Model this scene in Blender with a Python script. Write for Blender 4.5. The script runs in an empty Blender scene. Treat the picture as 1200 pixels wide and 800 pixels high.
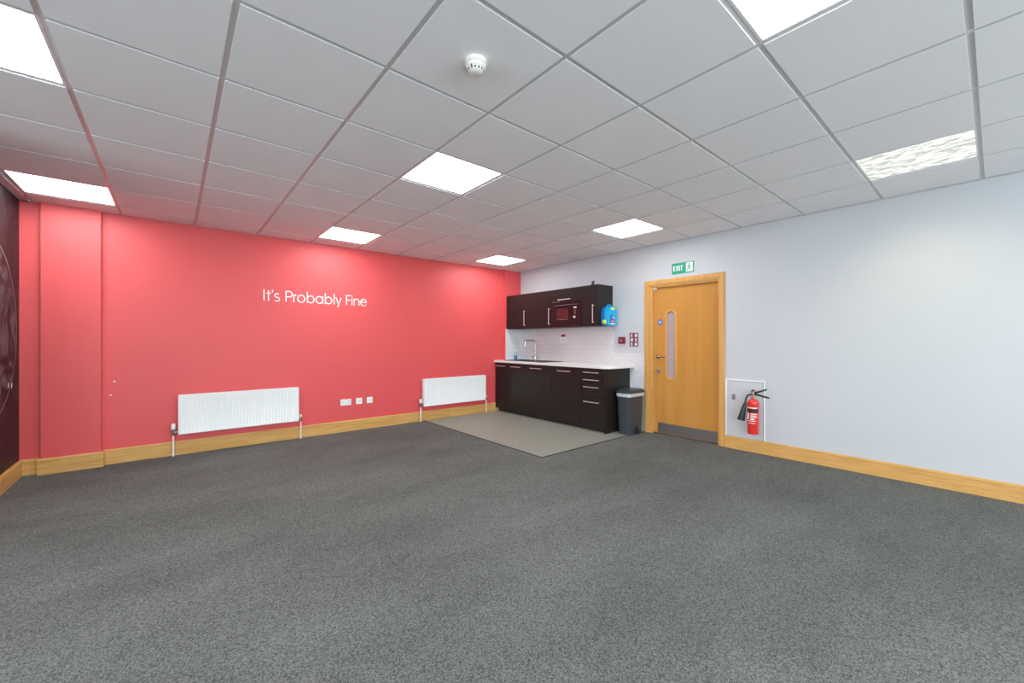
import bpy, bmesh, math, random
from mathutils import Vector, Matrix
random.seed(7)
PI = math.pi
C = bpy.context.scene.collection

# ------------------------------------------------------------------ measures
CAMZ = 1.252          # eye height
H = 2.560             # ceiling face
XR = 5.045            # pale right wall
YB = 5.820            # coral back wall
XL = -1.095           # chalkboard wall
TX0, TY0, T = -0.411, 0.0713, 0.6     # ceiling grid origin and pitch
XFAR, YF, YSTUB = -4.6, -3.6, 3.87    # parts of the room beside and behind the camera

# ------------------------------------------------------------------ camera
cam_d = bpy.data.cameras.new('camera')
cam = bpy.data.objects.new('camera', cam_d); C.objects.link(cam)
cam.location = (0, 0, CAMZ)
cam.rotation_euler = (PI/2, 0, -0.6968)
cam_d.sensor_width = 36.0
cam_d.lens = 36.0*474.8/1200.0
cam_d.clip_start = 0.05
bpy.context.scene.camera = cam

# ------------------------------------------------------------------ world, light, exposure
sc = bpy.context.scene
sc.view_settings.view_transform = 'Standard'
sc.view_settings.look = 'None'
sc.view_settings.gamma = 1.0
sc.view_settings.use_curve_mapping = False
sc.view_settings.exposure = 0.75
PANEL_E = 11.0         # LED panels
TUBE_E = 2.0          # old fluorescent fitting
DAY_W = 48.0         # daylight per window
w = bpy.data.worlds.new('sky'); sc.world = w; w.use_nodes = True
w.node_tree.nodes['Background'].inputs[0].default_value = (0.62, 0.78, 1.0, 1)
w.node_tree.nodes['Background'].inputs[1].default_value = 1.2

def window_light(loc, rot, sx, sy, power):
    d = bpy.data.lights.new('daylight', 'AREA'); d.shape = 'RECTANGLE'
    d.size = sx; d.size_y = sy; d.energy = power; d.color = (0.86, 0.95, 1.0)
    o = bpy.data.objects.new('daylight', d); C.objects.link(o)
    o.location = loc; o.rotation_euler = rot
WINDOWS_FAR = [(-2.6, -0.9), (-0.4, 1.3), (1.8, 3.3)]         # y ranges on the far left wall
WINDOWS_FRONT = [(-3.6, -1.9), (-1.1, 0.9), (1.7, 3.7)]       # x ranges on the wall behind the camera
WZ0, WZ1 = 0.95, 2.25
for a, b in WINDOWS_FAR:
    window_light((XFAR+0.03, (a+b)/2, (WZ0+WZ1)/2), (0, -PI/2, 0), WZ1-WZ0-.1, b-a-.1, DAY_W*0.6)
for a, b in WINDOWS_FRONT:
    window_light(((a+b)/2, YF+0.03, (WZ0+WZ1)/2), (PI/2, 0, 0), b-a-.1, WZ1-WZ0-.1, DAY_W*1.2)

# ------------------------------------------------------------------ materials
def nodes_of(name):
    m = bpy.data.materials.new(name); m.use_nodes = True
    nt = m.node_tree
    return m, nt, nt.nodes, nt.links, nt.nodes['Principled BSDF']
def plain(name, col, rough=0.5, metal=0.0, spec=0.5, noise=0.04, nscale=30.0, bump=0.0, bscale=300.0, coat=0.0):
    m, nt, N, L, B = nodes_of(name)
    B.inputs['Roughness'].default_value = rough
    B.inputs['Metallic'].default_value = metal
    B.inputs['Specular IOR Level'].default_value = spec
    B.inputs['Coat Weight'].default_value = coat
    tc = N.new('ShaderNodeTexCoord')
    nz = N.new('ShaderNodeTexNoise'); nz.inputs['Scale'].default_value = nscale; nz.inputs['Detail'].default_value = 4
    L.new(tc.outputs['Object'], nz.inputs['Vector'])
    mx = N.new('ShaderNodeMix'); mx.data_type = 'RGBA'
    mx.inputs[6].default_value = (*[c*(1-noise) for c in col], 1)
    mx.inputs[7].default_value = (*[min(1, c*(1+noise)) for c in col], 1)
    L.new(nz.outputs['Fac'], mx.inputs[0]); L.new(mx.outputs[2], B.inputs['Base Color'])
    if bump > 0:
        n2 = N.new('ShaderNodeTexNoise'); n2.inputs['Scale'].default_value = bscale; n2.inputs['Detail'].default_value = 3
        L.new(tc.outputs['Object'], n2.inputs['Vector'])
        bp = N.new('ShaderNodeBump'); bp.inputs['Strength'].default_value = bump; bp.inputs['Distance'].default_value = 0.002
        L.new(n2.outputs['Fac'], bp.inputs['Height']); L.new(bp.outputs['Normal'], B.inputs['Normal'])
    return m
def emit(name, col, strength):
    m, nt, N, L, B = nodes_of(name)
    B.inputs['Base Color'].default_value = (0.9, 0.9, 0.9, 1)
    B.inputs['Emission Color'].default_value = (*col, 1)
    B.inputs['Emission Strength'].default_value = strength
    return m
def wood(name, c1, c2, c3, scale, rough=0.35, coat=0.15):
    m, nt, N, L, B = nodes_of(name)
    tc = N.new('ShaderNodeTexCoord')
    mp = N.new('ShaderNodeMapping'); mp.inputs['Scale'].default_value = scale
    L.new(tc.outputs['Object'], mp.inputs['Vector'])
    nz = N.new('ShaderNodeTexNoise'); nz.inputs['Scale'].default_value = 1; nz.inputs['Detail'].default_value = 6; nz.inputs['Roughness'].default_value = 0.6
    nz.inputs['Distortion'].default_value = 0.3
    L.new(mp.outputs['Vector'], nz.inputs['Vector'])
    cr = N.new('ShaderNodeValToRGB')
    cr.color_ramp.elements[0].position = 0.3; cr.color_ramp.elements[0].color = (*c1, 1)
    cr.color_ramp.elements[1].position = 0.72; cr.color_ramp.elements[1].color = (*c3, 1)
    e = cr.color_ramp.elements.new(0.5); e.color = (*c2, 1)
    L.new(nz.outputs['Fac'], cr.inputs['Fac']); L.new(cr.outputs['Color'], B.inputs['Base Color'])
    B.inputs['Roughness'].default_value = rough; B.inputs['Coat Weight'].default_value = coat
    B.inputs['Specular IOR Level'].default_value = 0.3
    B.inputs['Coat Roughness'].default_value = 0.25
    return m

M = {}
M['coral'] = plain('coral wall paint', (0.70, 0.083, 0.085), 0.5, noise=0.02, nscale=2, bump=0.05, bscale=120)
M['white_wall'] = plain('pale wall paint', (0.525, 0.55, 0.572), 0.55, noise=0.015, nscale=1.5, bump=0.05, bscale=120)
M['bounce_white'] = plain('brightened white bounce paint', (0.82, 0.82, 0.82), 0.6, noise=0.015)  # unseen walls made brighter to bounce more light into the room
M['tile'] = plain('ceiling tile', (0.87, 0.875, 0.885), 0.9, noise=0.03, nscale=3, bump=0.25, bscale=160)
M['tile_edge'] = plain('shade-darkened edge of ceiling tile', (0.62, 0.62, 0.62), 0.95, noise=0.03)  # tile sides darkened in colour to mute the lit lines in the grooves
M['grid'] = plain('ceiling grid metal', (0.66, 0.66, 0.66), 0.25, noise=0.02)
M['beech'] = wood('beech skirting', (0.52, 0.28, 0.080), (0.62, 0.35, 0.11), (0.69, 0.415, 0.145), (3, 3, 40))
M['door_wood'] = wood('beech door veneer', (0.50, 0.225, 0.045), (0.535, 0.245, 0.052), (0.58, 0.275, 0.065), (11, 11, 0.7))
M['frame_wood'] = wood('beech door frame', (0.54, 0.275, 0.072), (0.61, 0.325, 0.095), (0.68, 0.385, 0.13), (30, 30, 1.5))
M['cabinet'] = wood('dark brown woodgrain laminate', (0.013, 0.0105, 0.010), (0.016, 0.0130, 0.0122), (0.021, 0.017, 0.016), (60, 60, 3), 0.36, 0.0)
M['cabinet_edge'] = plain('dark cabinet edging', (0.02, 0.016, 0.015), 0.4)
M['steel'] = plain('brushed steel', (0.75, 0.75, 0.74), 0.35, 0.75, nscale=80)
M['kick_steel'] = plain('brushed kick plate steel', (0.34, 0.33, 0.33), 0.38, 0.9, nscale=60)
M['chrome'] = plain('chrome', (0.42, 0.41, 0.41), 0.2, 1.0)
M['worktop'] = plain('white stone worktop', (0.80, 0.79, 0.77), 0.3, noise=0.05, nscale=90)
M['sink'] = plain('dark granite sink', (0.035, 0.037, 0.038), 0.35, noise=0.3, nscale=400)
M['black'] = plain('black plastic', (0.015, 0.015, 0.017), 0.4)
M['gloss_black'] = plain('black glass', (0.010, 0.007, 0.008), 0.08, spec=0.6)
M['mw_window'] = plain('microwave window with painted reflection', (0.10, 0.022, 0.022), 0.12)  # dark red tint paints in the red that the black glass reflects
M['bin'] = plain('dark grey bin plastic', (0.045, 0.052, 0.060), 0.35, noise=0.08)
M['bin_lid'] = plain('bin lid plastic', (0.035, 0.042, 0.045), 0.3)
M['bag'] = plain('grey bin liner', (0.55, 0.57, 0.60), 0.3, bump=0.8, bscale=60)
M['rad'] = plain('white radiator enamel', (0.84, 0.86, 0.85), 0.3, noise=0.01, spec=0.5)
M['white_plastic'] = plain('white plastic', (0.82, 0.82, 0.81), 0.35, noise=0.02)
M['off_white'] = plain('ivory plastic', (0.78, 0.77, 0.71), 0.4, noise=0.02)
M['vinyl'] = plain('grey vinyl floor', (0.255, 0.268, 0.222), 0.5, noise=0.05, nscale=4)
M['edging'] = plain('dark floor edging strip', (0.05, 0.05, 0.05), 0.5)
M['red'] = plain('red enamel', (0.72, 0.035, 0.025), 0.22, coat=0.4)
M['dark_red'] = plain('dark red plastic', (0.22, 0.015, 0.022), 0.35)
M['maroon'] = plain('maroon sign face', (0.16, 0.045, 0.075), 0.5)
M['green'] = plain('green sign face', (0.0, 0.34, 0.19), 0.4)
M['sign_white'] = plain('white lettering', (0.86, 0.86, 0.85), 0.5, noise=0.0)
M['blue_box'] = plain('blue plastic', (0.0, 0.40, 0.72), 0.28, noise=0.05)
M['blue_dark'] = plain('blue plastic recess', (0.01, 0.17, 0.46), 0.3)
M['yellow'] = plain('yellow plastic', (0.80, 0.72, 0.06), 0.4)
M['sign_blue'] = plain('blue disc face', (0.02, 0.12, 0.48), 0.4)
M['brass'] = plain('valve brass', (0.55, 0.45, 0.30), 0.3, 0.9)
M['grey_metal'] = plain('grey latch metal', (0.30, 0.30, 0.32), 0.4, 0.6)
M['soap'] = plain('blue washing up liquid', (0.02, 0.14, 0.32), 0.15)
M['reflection_glass'] = plain('door glass with painted reflection', (0.42, 0.34, 0.36), 0.12, spec=0.5, noise=0.04, nscale=3)  # opaque pinkish grey paints in the reflection and the corridor beyond
M['clear'] = plain('clear bottle plastic', (0.70, 0.80, 0.86), 0.1)
M['clear'].node_tree.nodes['Principled BSDF'].inputs['Transmission Weight'].default_value = 0.7
M['data_blue'] = plain('pale blue shutter', (0.60, 0.72, 0.78), 0.4)
M['pane'] = plain('window glass', (0.95, 0.97, 1.0), 0.02)
M['pane'].node_tree.nodes['Principled BSDF'].inputs['Transmission Weight'].default_value = 1.0
M['led'] = emit('LED diffuser', (0.98, 0.985, 1.0), PANEL_E)

def make_carpet():
    m, nt, N, L, B = nodes_of('grey loop carpet')
    tc = N.new('ShaderNodeTexCoord')
    vo = N.new('ShaderNodeTexVoronoi'); vo.inputs['Scale'].default_value = 215
    L.new(tc.outputs['Object'], vo.inputs['Vector'])
    sc_ = N.new('ShaderNodeSeparateColor'); L.new(vo.outputs['Color'], sc_.inputs[0])
    cr = N.new('ShaderNodeValToRGB')
    cr.color_ramp.elements[0].position = 0.0; cr.color_ramp.elements[0].color = (0.054, 0.057, 0.053, 1)
    cr.color_ramp.elements[1].position = 1.0; cr.color_ramp.elements[1].color = (0.192, 0.200, 0.187, 1)
    L.new(sc_.outputs[0], cr.inputs['Fac'])
    def noise(s, d, r=0.5, sc3=(1, 1, 1)):
        mp = N.new('ShaderNodeMapping'); mp.inputs['Scale'].default_value = sc3; L.new(tc.outputs['Object'], mp.inputs['Vector'])
        n = N.new('ShaderNodeTexNoise'); n.inputs['Scale'].default_value = s; n.inputs['Detail'].default_value = d
        n.inputs['Roughness'].default_value = r
        L.new(mp.outputs['Vector'], n.inputs['Vector']); return n
    b = noise(1.0, 6, 0.6, (0.7, 1.5, 1))                       # worn, walked-on patches
    mr = N.new('ShaderNodeMapRange'); mr.inputs[1].default_value = 0.3; mr.inputs[2].default_value = 0.7
    mr.inputs[3].default_value = 0.76; mr.inputs[4].default_value = 1.16
    L.new(b.outputs['Fac'], mr.inputs[0])
    mx = N.new('ShaderNodeMix'); mx.data_type = 'RGBA'; mx.blend_type = 'MULTIPLY'; mx.inputs[0].default_value = 1
    cv = N.new('ShaderNodeCombineColor')
    for k in range(3): L.new(mr.outputs[0], cv.inputs[k])
    L.new(cr.outputs['Color'], mx.inputs[6]); L.new(cv.outputs[0], mx.inputs[7])
    L.new(mx.outputs[2], B.inputs['Base Color'])
    B.inputs['Roughness'].default_value = 0.95; B.inputs['Specular IOR Level'].default_value = 0.12
    return m
M['carpet'] = make_carpet()

def make_tiles():
    m, nt, N, L, B = nodes_of('white brick wall tiles')
    tc = N.new('ShaderNodeTexCoord')
    sp = N.new('ShaderNodeSeparateXYZ'); L.new(tc.outputs['Object'], sp.inputs[0])
    ad = N.new('ShaderNodeMath'); ad.operation = 'ADD'
    L.new(sp.outputs['X'], ad.inputs[0]); L.new(sp.outputs['Y'], ad.inputs[1])
    cb = N.new('ShaderNodeCombineXYZ'); L.new(ad.outputs[0], cb.inputs['X']); L.new(sp.outputs['Z'], cb.inputs['Y'])
    br = N.new('ShaderNodeTexBrick')
    br.inputs['Scale'].default_value = 1.0
    br.inputs['Brick Width'].default_value = 0.15; br.inputs['Row Height'].default_value = 0.075
    br.inputs['Mortar Size'].default_value = 0.0022; br.inputs['Mortar Smooth'].default_value = 0.3
    br.inputs['Color1'].default_value = (0.67, 0.68, 0.69, 1); br.inputs['Color2'].default_value = (0.65, 0.66, 0.675, 1)
    br.inputs['Mortar'].default_value = (0.53, 0.53, 0.54, 1)
    L.new(cb.outputs[0], br.inputs['Vector']); L.new(br.outputs['Color'], B.inputs['Base Color'])
    B.inputs['Roughness'].default_value = 0.14
    bp = N.new('ShaderNodeBump'); bp.inputs['Strength'].default_value = 0.5; bp.inputs['Distance'].default_value = 0.002; bp.invert = True
    L.new(br.outputs['Fac'], bp.inputs['Height']); L.new(bp.outputs['Normal'], B.inputs['Normal'])
    return m
M['wall_tiles'] = make_tiles()

def make_chalkboard():
    m, nt, N, L, B = nodes_of('black chalkboard paint with chalk smears')
    tc = N.new('ShaderNodeTexCoord')
    sub = N.new('ShaderNodeVectorMath'); sub.operation = 'SUBTRACT'; sub.inputs[1].default_value = (XL, 5.0, 1.352)
    L.new(tc.outputs['Object'], sub.inputs[0])
    ml = N.new('ShaderNodeVectorMath'); ml.operation = 'MULTIPLY'; ml.inputs[1].default_value = (0, 1, 1)
    L.new(sub.outputs[0], ml.inputs[0])
    ln = N.new('ShaderNodeVectorMath'); ln.operation = 'LENGTH'; L.new(ml.outputs[0], ln.inputs[0])
    d = N.new('ShaderNodeMath'); d.operation = 'SUBTRACT'; d.inputs[1].default_value = 0.742; L.new(ln.outputs['Value'], d.inputs[0])
    ab = N.new('ShaderNodeMath'); ab.operation = 'ABSOLUTE'; L.new(d.outputs[0], ab.inputs[0])
    line = N.new('ShaderNodeMapRange'); line.inputs[1].default_value = 0.004; line.inputs[2].default_value = 0.013
    line.inputs[3].default_value = 0.30; line.inputs[4].default_value = 0.0; L.new(ab.outputs[0], line.inputs[0])
    ins = N.new('ShaderNodeMapRange'); ins.inputs[1].default_value = 0.70; ins.inputs[2].default_value = 0.745
    ins.inputs[3].default_value = 1.0; ins.inputs[4].default_value = 0.15; L.new(ln.outputs['Value'], ins.inputs[0])
    nz = N.new('ShaderNodeTexNoise'); nz.inputs['Scale'].default_value = 4; nz.inputs['Detail'].default_value = 7; nz.inputs['Distortion'].default_value = 1.5
    L.new(tc.outputs['Object'], nz.inputs['Vector'])
    sm = N.new('ShaderNodeMapRange'); sm.inputs[1].default_value = 0.45; sm.inputs[2].default_value = 0.8
    sm.inputs[3].default_value = 0.0; sm.inputs[4].default_value = 0.34; L.new(nz.outputs['Fac'], sm.inputs[0])
    mu = N.new('ShaderNodeMath'); mu.operation = 'MULTIPLY'; L.new(sm.outputs[0], mu.inputs[0]); L.new(ins.outputs[0], mu.inputs[1])
    mx0 = N.new('ShaderNodeMath'); mx0.operation = 'MAXIMUM'; L.new(mu.outputs[0], mx0.inputs[0]); L.new(line.outputs[0], mx0.inputs[1])
    mx = N.new('ShaderNodeMix'); mx.data_type = 'RGBA'
    mx.inputs[6].default_value = (0.016, 0.013, 0.016, 1); mx.inputs[7].default_value = (0.55, 0.52, 0.55, 1)
    L.new(mx0.outputs[0], mx.inputs[0]); L.new(mx.outputs[2], B.inputs['Base Color'])
    B.inputs['Roughness'].default_value = 0.45; B.inputs['Specular IOR Level'].default_value = 0.18
    return m
M['chalkboard'] = make_chalkboard()

def make_prismatic():
    m, nt, N, L, B = nodes_of('prismatic diffuser over tubes')
    tc = N.new('ShaderNodeTexCoord')
    mp = N.new('ShaderNodeMapping'); mp.inputs['Scale'].default_value = (17, 9, 1); L.new(tc.outputs['Object'], mp.inputs['Vector'])
    v = N.new('ShaderNodeTexNoise'); v.inputs['Scale'].default_value = 1; v.inputs['Detail'].default_value = 5; v.inputs['Roughness'].default_value = 0.75
    L.new(mp.outputs['Vector'], v.inputs['Vector'])
    cr = N.new('ShaderNodeValToRGB')
    cr.color_ramp.elements[0].position = 0.40; cr.color_ramp.elements[0].color = (0.34, 0.34, 0.27, 1)
    cr.color_ramp.elements[1].position = 0.60; cr.color_ramp.elements[1].color = (1.3, 1.28, 1.15, 1)
    e = cr.color_ramp.elements.new(0.50); e.color = (0.66, 0.69, 0.66, 1)
    L.new(v.outputs['Fac'], cr.inputs['Fac'])
    B.inputs['Base Color'].default_value = (0.12, 0.12, 0.11, 1); B.inputs['Roughness'].default_value = 0.2
    L.new(cr.outputs['Color'], B.inputs['Emission Color'])
    B.inputs['Emission Strength'].default_value = TUBE_E*0.32
    return m
M['prismatic'] = make_prismatic()

# ------------------------------------------------------------------ builders
def obj(name, bm, mat, parent=None, bevel=0.0, smooth=False, seg=2):
    me = bpy.data.meshes.new(name)
    bmesh.ops.recalc_face_normals(bm, faces=bm.faces)
    bm.to_mesh(me); bm.free()
    o = bpy.data.objects.new(name, me); C.objects.link(o)
    me.materials.append(M[mat] if isinstance(mat, str) else mat)
    if parent is not None: o.parent = parent
    if smooth:
        for p in me.polygons: p.use_smooth = True
        me.set_sharp_from_angle(angle=math.radians(38))
    if bevel > 0:
        b = o.modifiers.new('Bevel', 'BEVEL'); b.width = bevel; b.segments = seg; b.limit_method = 'ANGLE'
        b.angle_limit = math.radians(40)
    return o
def thing(name, label, cat, loc=(0, 0, 0), rotz=0.0, group=None):
    o = bpy.data.objects.new(name, None); C.objects.link(o); o.empty_display_size = 0.1
    o.location = loc; o.rotation_euler = (0, 0, rotz); o['label'] = label; o['category'] = cat
    if group: o['group'] = group
    return o
def tag(o, label, cat, group=None):
    o['label'] = label; o['category'] = cat
    if group: o['group'] = group
    return o
def struct(name, bm, mat, parent=None, **k):
    o = obj(name, bm, mat, parent, **k); o['kind'] = 'structure'; return o
def new(): return bmesh.new()
def box(bm, x0, x1, y0, y1, z0, z1):
    vs = [bm.verts.new((x, y, z)) for x in (x0, x1) for y in (y0, y1) for z in (z0, z1)]
    for f in ((0,1,3,2), (4,6,7,5), (0,4,5,1), (2,3,7,6), (0,2,6,4), (1,5,7,3)):
        bm.faces.new([vs[i] for i in f])
    return bm
def bx(*a): return box(new(), *a)
def lathe(bm, prof, c=(0, 0, 0), n=32, axis='z'):
    rings = []
    for r, h in prof:
        ring = []
        for i in range(n):
            a = 2*PI*i/n; p = (r*math.cos(a), r*math.sin(a), h)
            if axis == 'y': p = (p[0], p[2], p[1])
            if axis == 'x': p = (p[2], p[0], p[1])
            ring.append(bm.verts.new((c[0]+p[0], c[1]+p[1], c[2]+p[2])))
        rings.append(ring)
    for a, b in zip(rings, rings[1:]):
        for i in range(n): bm.faces.new((a[i], a[(i+1) % n], b[(i+1) % n], b[i]))
    bm.faces.new(rings[0][::-1]); bm.faces.new(rings[-1])
    return bm
def tube(bm, pts, r, n=12):
    pts = [Vector(p) for p in pts]; rings = []; rr = r if isinstance(r, (list, tuple)) else [r]*len(pts)
    up = Vector((0.01, 0.02, 1)).normalized()
    for i, p in enumerate(pts):
        d = (pts[min(i+1, len(pts)-1)]-pts[max(i-1, 0)]).normalized()
        s = d.cross(up)
        if s.length < 0.05: s = d.cross(Vector((1, 0, 0)))
        if rings and s.dot(prev) < 0: s = -s
        s.normalize(); prev = s; t = d.cross(s)
        rings.append([bm.verts.new(p+(s*math.cos(2*PI*k/n)+t*math.sin(2*PI*k/n))*rr[i]) for k in range(n)])
    for a, b in zip(rings, rings[1:]):
        for k in range(n): bm.faces.new((a[k], a[(k+1) % n], b[(k+1) % n], b[k]))
    bm.faces.new(rings[0][::-1]); bm.faces.new(rings[-1])
    return bm
def bend(pts, r, n=6):
    """round the inner corners of a polyline"""
    pts = [Vector(p) for p in pts]; out = [pts[0]]
    for a, b, c in zip(pts, pts[1:], pts[2:]):
        u = (a-b).normalized(); v = (c-b).normalized()
        p0 = b+u*r; p1 = b+v*r
        for i in range(n+1):
            t = i/n; out.append(p0*(1-t)**2 + b*2*t*(1-t) + p1*t*t)
    out.append(pts[-1]); return out
def plate(bm, outer, holes=(), y0=0.0, y1=0.01):
    """flat plate in the local xz plane with real holes; y0 back, y1 front"""
    edges = []
    for loop in [outer]+list(holes):
        vs = [bm.verts.new((x, y0, z)) for x, z in loop]
        edges += [bm.edges.new((vs[i], vs[(i+1) % len(vs)])) for i in range(len(vs))]
    r = bmesh.ops.triangle_fill(bm, use_beauty=True, use_dissolve=False, edges=edges)
    fs = [g for g in r['geom'] if isinstance(g, bmesh.types.BMFace)]
    e = bmesh.ops.extrude_face_region(bm, geom=fs, use_keep_orig=True)
    for v in e['geom']:
        if isinstance(v, bmesh.types.BMVert): v.co.y += (y1-y0)
    return bm
def stadium(cx, cz, hw, hh, n=12):
    pts = []
    for i in range(n+1):
        a = PI*i/n; pts.append((cx+hw*math.cos(a), cz+(hh-hw)+hw*math.sin(a)))
    for i in range(n+1):
        a = PI+PI*i/n; pts.append((cx+hw*math.cos(a), cz-(hh-hw)+hw*math.sin(a)))
    return pts
def rrect(cx, cz, hw, hh, r, n=5):
    pts = []
    for sx, sz, a0 in ((1, 1, 0), (-1, 1, PI/2), (-1, -1, PI), (1, -1, 1.5*PI)):
        for i in range(n+1):
            a = a0+PI/2*i/n; pts.append((cx+sx*(hw-r)+r*math.cos(a), cz+sz*(hh-r)+r*math.sin(a)))
    return pts
def ribbon(bm, pts, w, y0, y1, closed=False):
    """a painted stroke of width w along 2-D points, given real thickness from y0 to y1"""
    P = [Vector((p[0], p[1])) for p in pts]; n = len(P)
    L_, R_ = [], []
    for i in range(n):
        if closed: a, b = P[(i-1) % n], P[(i+1) % n]; d1 = (P[i]-a).normalized(); d2 = (b-P[i]).normalized()
        else:
            d1 = (P[i]-P[i-1]).normalized() if i > 0 else (P[1]-P[0]).normalized()
            d2 = (P[i+1]-P[i]).normalized() if i < n-1 else d1
        t = (d1+d2); t = t.normalized() if t.length > 1e-6 else d1
        nn = Vector((-t.y, t.x)); k = w/2/max(0.35, nn.dot(Vector((-d1.y, d1.x))))
        L_.append(P[i]+nn*k); R_.append(P[i]-nn*k)
    V = [[bm.verts.new((q.x, y, q.y)) for q in s] for s in (L_, R_) for y in (y0, y1)]
    Lb, Lf, Rb, Rf = V
    m = n if closed else n-1
    for i in range(m):
        j = (i+1) % n
        bm.faces.new((Lf[i], Lf[j], Rf[j], Rf[i])); bm.faces.new((Lb[i], Rb[i], Rb[j], Lb[j]))
        bm.faces.new((Lf[i], Lb[i], Lb[j], Lf[j])); bm.faces.new((Rf[i], Rf[j], Rb[j], Rb[i]))
    if not closed:
        for i in (0, n-1): bm.faces.new((Lf[i], Rf[i], Rb[i], Lb[i]))
    return bm
def arc(cx, cz, rx, rz, a0, a1, n=18):
    return [(cx+rx*math.cos(math.radians(a0+(a1-a0)*i/n)), cz+rz*math.sin(math.radians(a0+(a1-a0)*i/n))) for i in range(n+1)]
# geometric sans, cap height 1, x-height .7 ; each entry: advance, strokes
XH = 0.70; RO = 0.35
GLY = {
 'I': (0.30, [[(0.12, 0), (0.12, 1)]]),
 't': (0.46, [[(0.20, 0.93), (0.20, 0.0)], [(0.02, XH-.02), (0.42, XH-.02)]]),
 "'": (0.22, [[(0.09, 1.0), (0.09, 0.76)]]),
 's': (0.58, [arc(0.27, 0.52, 0.19, 0.165, 35, 262, 14)+arc(0.27, 0.18, 0.21, 0.175, 82, -145, 14)]),
 'P': (0.72, [[(0.09, 0), (0.09, 0.95), (0.38, 0.95)]+arc(0.40, 0.70, 0.25, 0.25, 90, -90, 14)+[(0.09, 0.45)]]),
 'r': (0.40, [[(0.08, 0), (0.08, XH)], arc(0.30, 0.42, 0.22, 0.25, 170, 82, 8)]),
 'o': (0.88, ['c', arc(0.38, RO, 0.33, 0.33, 0, 345, 24)]),
 'b': (0.88, [[(0.08, 0), (0.08, 1.03)], 'c', arc(0.41, RO, 0.33, 0.33, 0, 345, 24)]),
 'a': (0.90, [[(0.71, 0), (0.71, XH)], 'c', arc(0.38, RO, 0.33, 0.33, 0, 345, 24)]),
 'l': (0.27, [[(0.10, 0), (0.10, 1.03)]]),
 'y': (0.64, [[(0.02, XH), (0.30, 0.02)], [(0.57, XH), (0.20, -0.27)]]),
 'F': (0.60, [[(0.10, 0), (0.10, 0.95), (0.55, 0.95)], [(0.10, 0.50), (0.50, 0.50)]]),
 'i': (0.28, [[(0.10, 0), (0.10, XH)], [(0.10, 0.88), (0.10, 0.97)]]),
 'n': (0.74, [[(0.08, 0), (0.08, XH)], [(0.60, 0), (0.60, 0.40)]+arc(0.34, 0.40, 0.26, 0.27, 0, 165, 14)]),
 'e': (0.82, [[(0.06, 0.37), (0.70, 0.37)]+arc(0.38, RO, 0.33, 0.33, 5, 320, 22)]),
 'E': (0.66, [[(0.55, 0.93), (0.12, 0.93), (0.12, 0.07), (0.55, 0.07)], [(0.12, 0.5), (0.50, 0.5)]]),
 'X': (0.74, [[(0.08, 0), (0.62, 1)], [(0.62, 0), (0.08, 1)]]),
 'T': (0.66, [[(0.30, 0), (0.30, 0.93)], [(0.03, 0.93), (0.59, 0.93)]]),
 ' ': (0.40, []),
}
def lettering(bm, text, x, z, cap, sw, y0, y1, xs=1.0):
    for ch in text:
        adv, strokes = GLY[ch]; closed = False; k = 0
        for s in strokes:
            if s == 'c': closed = True; continue
            k += 1; ribbon(bm, [(x+p[0]*cap*xs, z+p[1]*cap) for p in s], sw, y0-.00025*(k % 2), y1, closed); closed = False
        x += adv*cap*xs
    return x
def text_width(text, cap, xs=1.0): return sum(GLY[c][0] for c in text)*cap*xs

WR = -PI/2      # turn for things on the right wall: local x runs to the viewer's right, local -y points into the room

# ================================================================== STRUCTURE
struct('floor', bx(XFAR-.2, XR+.2, YF-.2, YB+.2, -0.12, 0.0), 'carpet')

# back wall with its pilaster and the boxed corner behind the units
b = bx(XL-.2, XR+.2, YB, YB+.2, 0, 2.75)
wall_back = struct('wall_back', b, 'coral')
struct('trim_6', bx(-0.953, -0.553, YB-.062, YB, 0, H+.03), 'coral')
struct('trim_7', bx(4.665, XR, YB-.05, YB, 0, H+.03), 'coral')
b = new()
for x, z in ((-0.462, CAMZ-.412), (-0.490, CAMZ-.550)):
    plate(b, [(x-.010, z-.005), (x+.012, z-.006), (x+.009, z+.002), (x, z+.009), (x-.006, z+.002)], (), YB-.0008, YB+.001)
pc = obj('paint_chip', b, 'sign_white', wall_back); pc['label'] = 'small white chips in the coral paint'

# right wall with the doorway cut through it
DY0, DY1, DZ = 2.115, 3.075, 2.025
b = bx(XR, XR+.2, YF-.2, DY0, 0, 2.75)
box(b, XR, XR+.2, DY1, YB, 0, 2.75)
box(b, XR, XR+.2, DY0, DY1, DZ, 2.75)
struct('wall_right', b, 'white_wall')
struct('wall_left', bx(XFAR, XL, YSTUB, YB+.2, 0, 2.75), 'chalkboard')
b = new()
for y, z in ((5.505, CAMZ-.375), (5.60, CAMZ-.385)):
    box(b, XL-.001, XL+.0008, y-.004, y+.004, z-.022, z+.02)
    box(b, XL-.001, XL+.0008, y-.012, y-.006, z-.03, z+.01)
cm = obj('chalk_mark', b, 'sign_white', bpy.data.objects['wall_left']); cm['label'] = 'short white chalk dashes on the dark wall'

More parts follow.
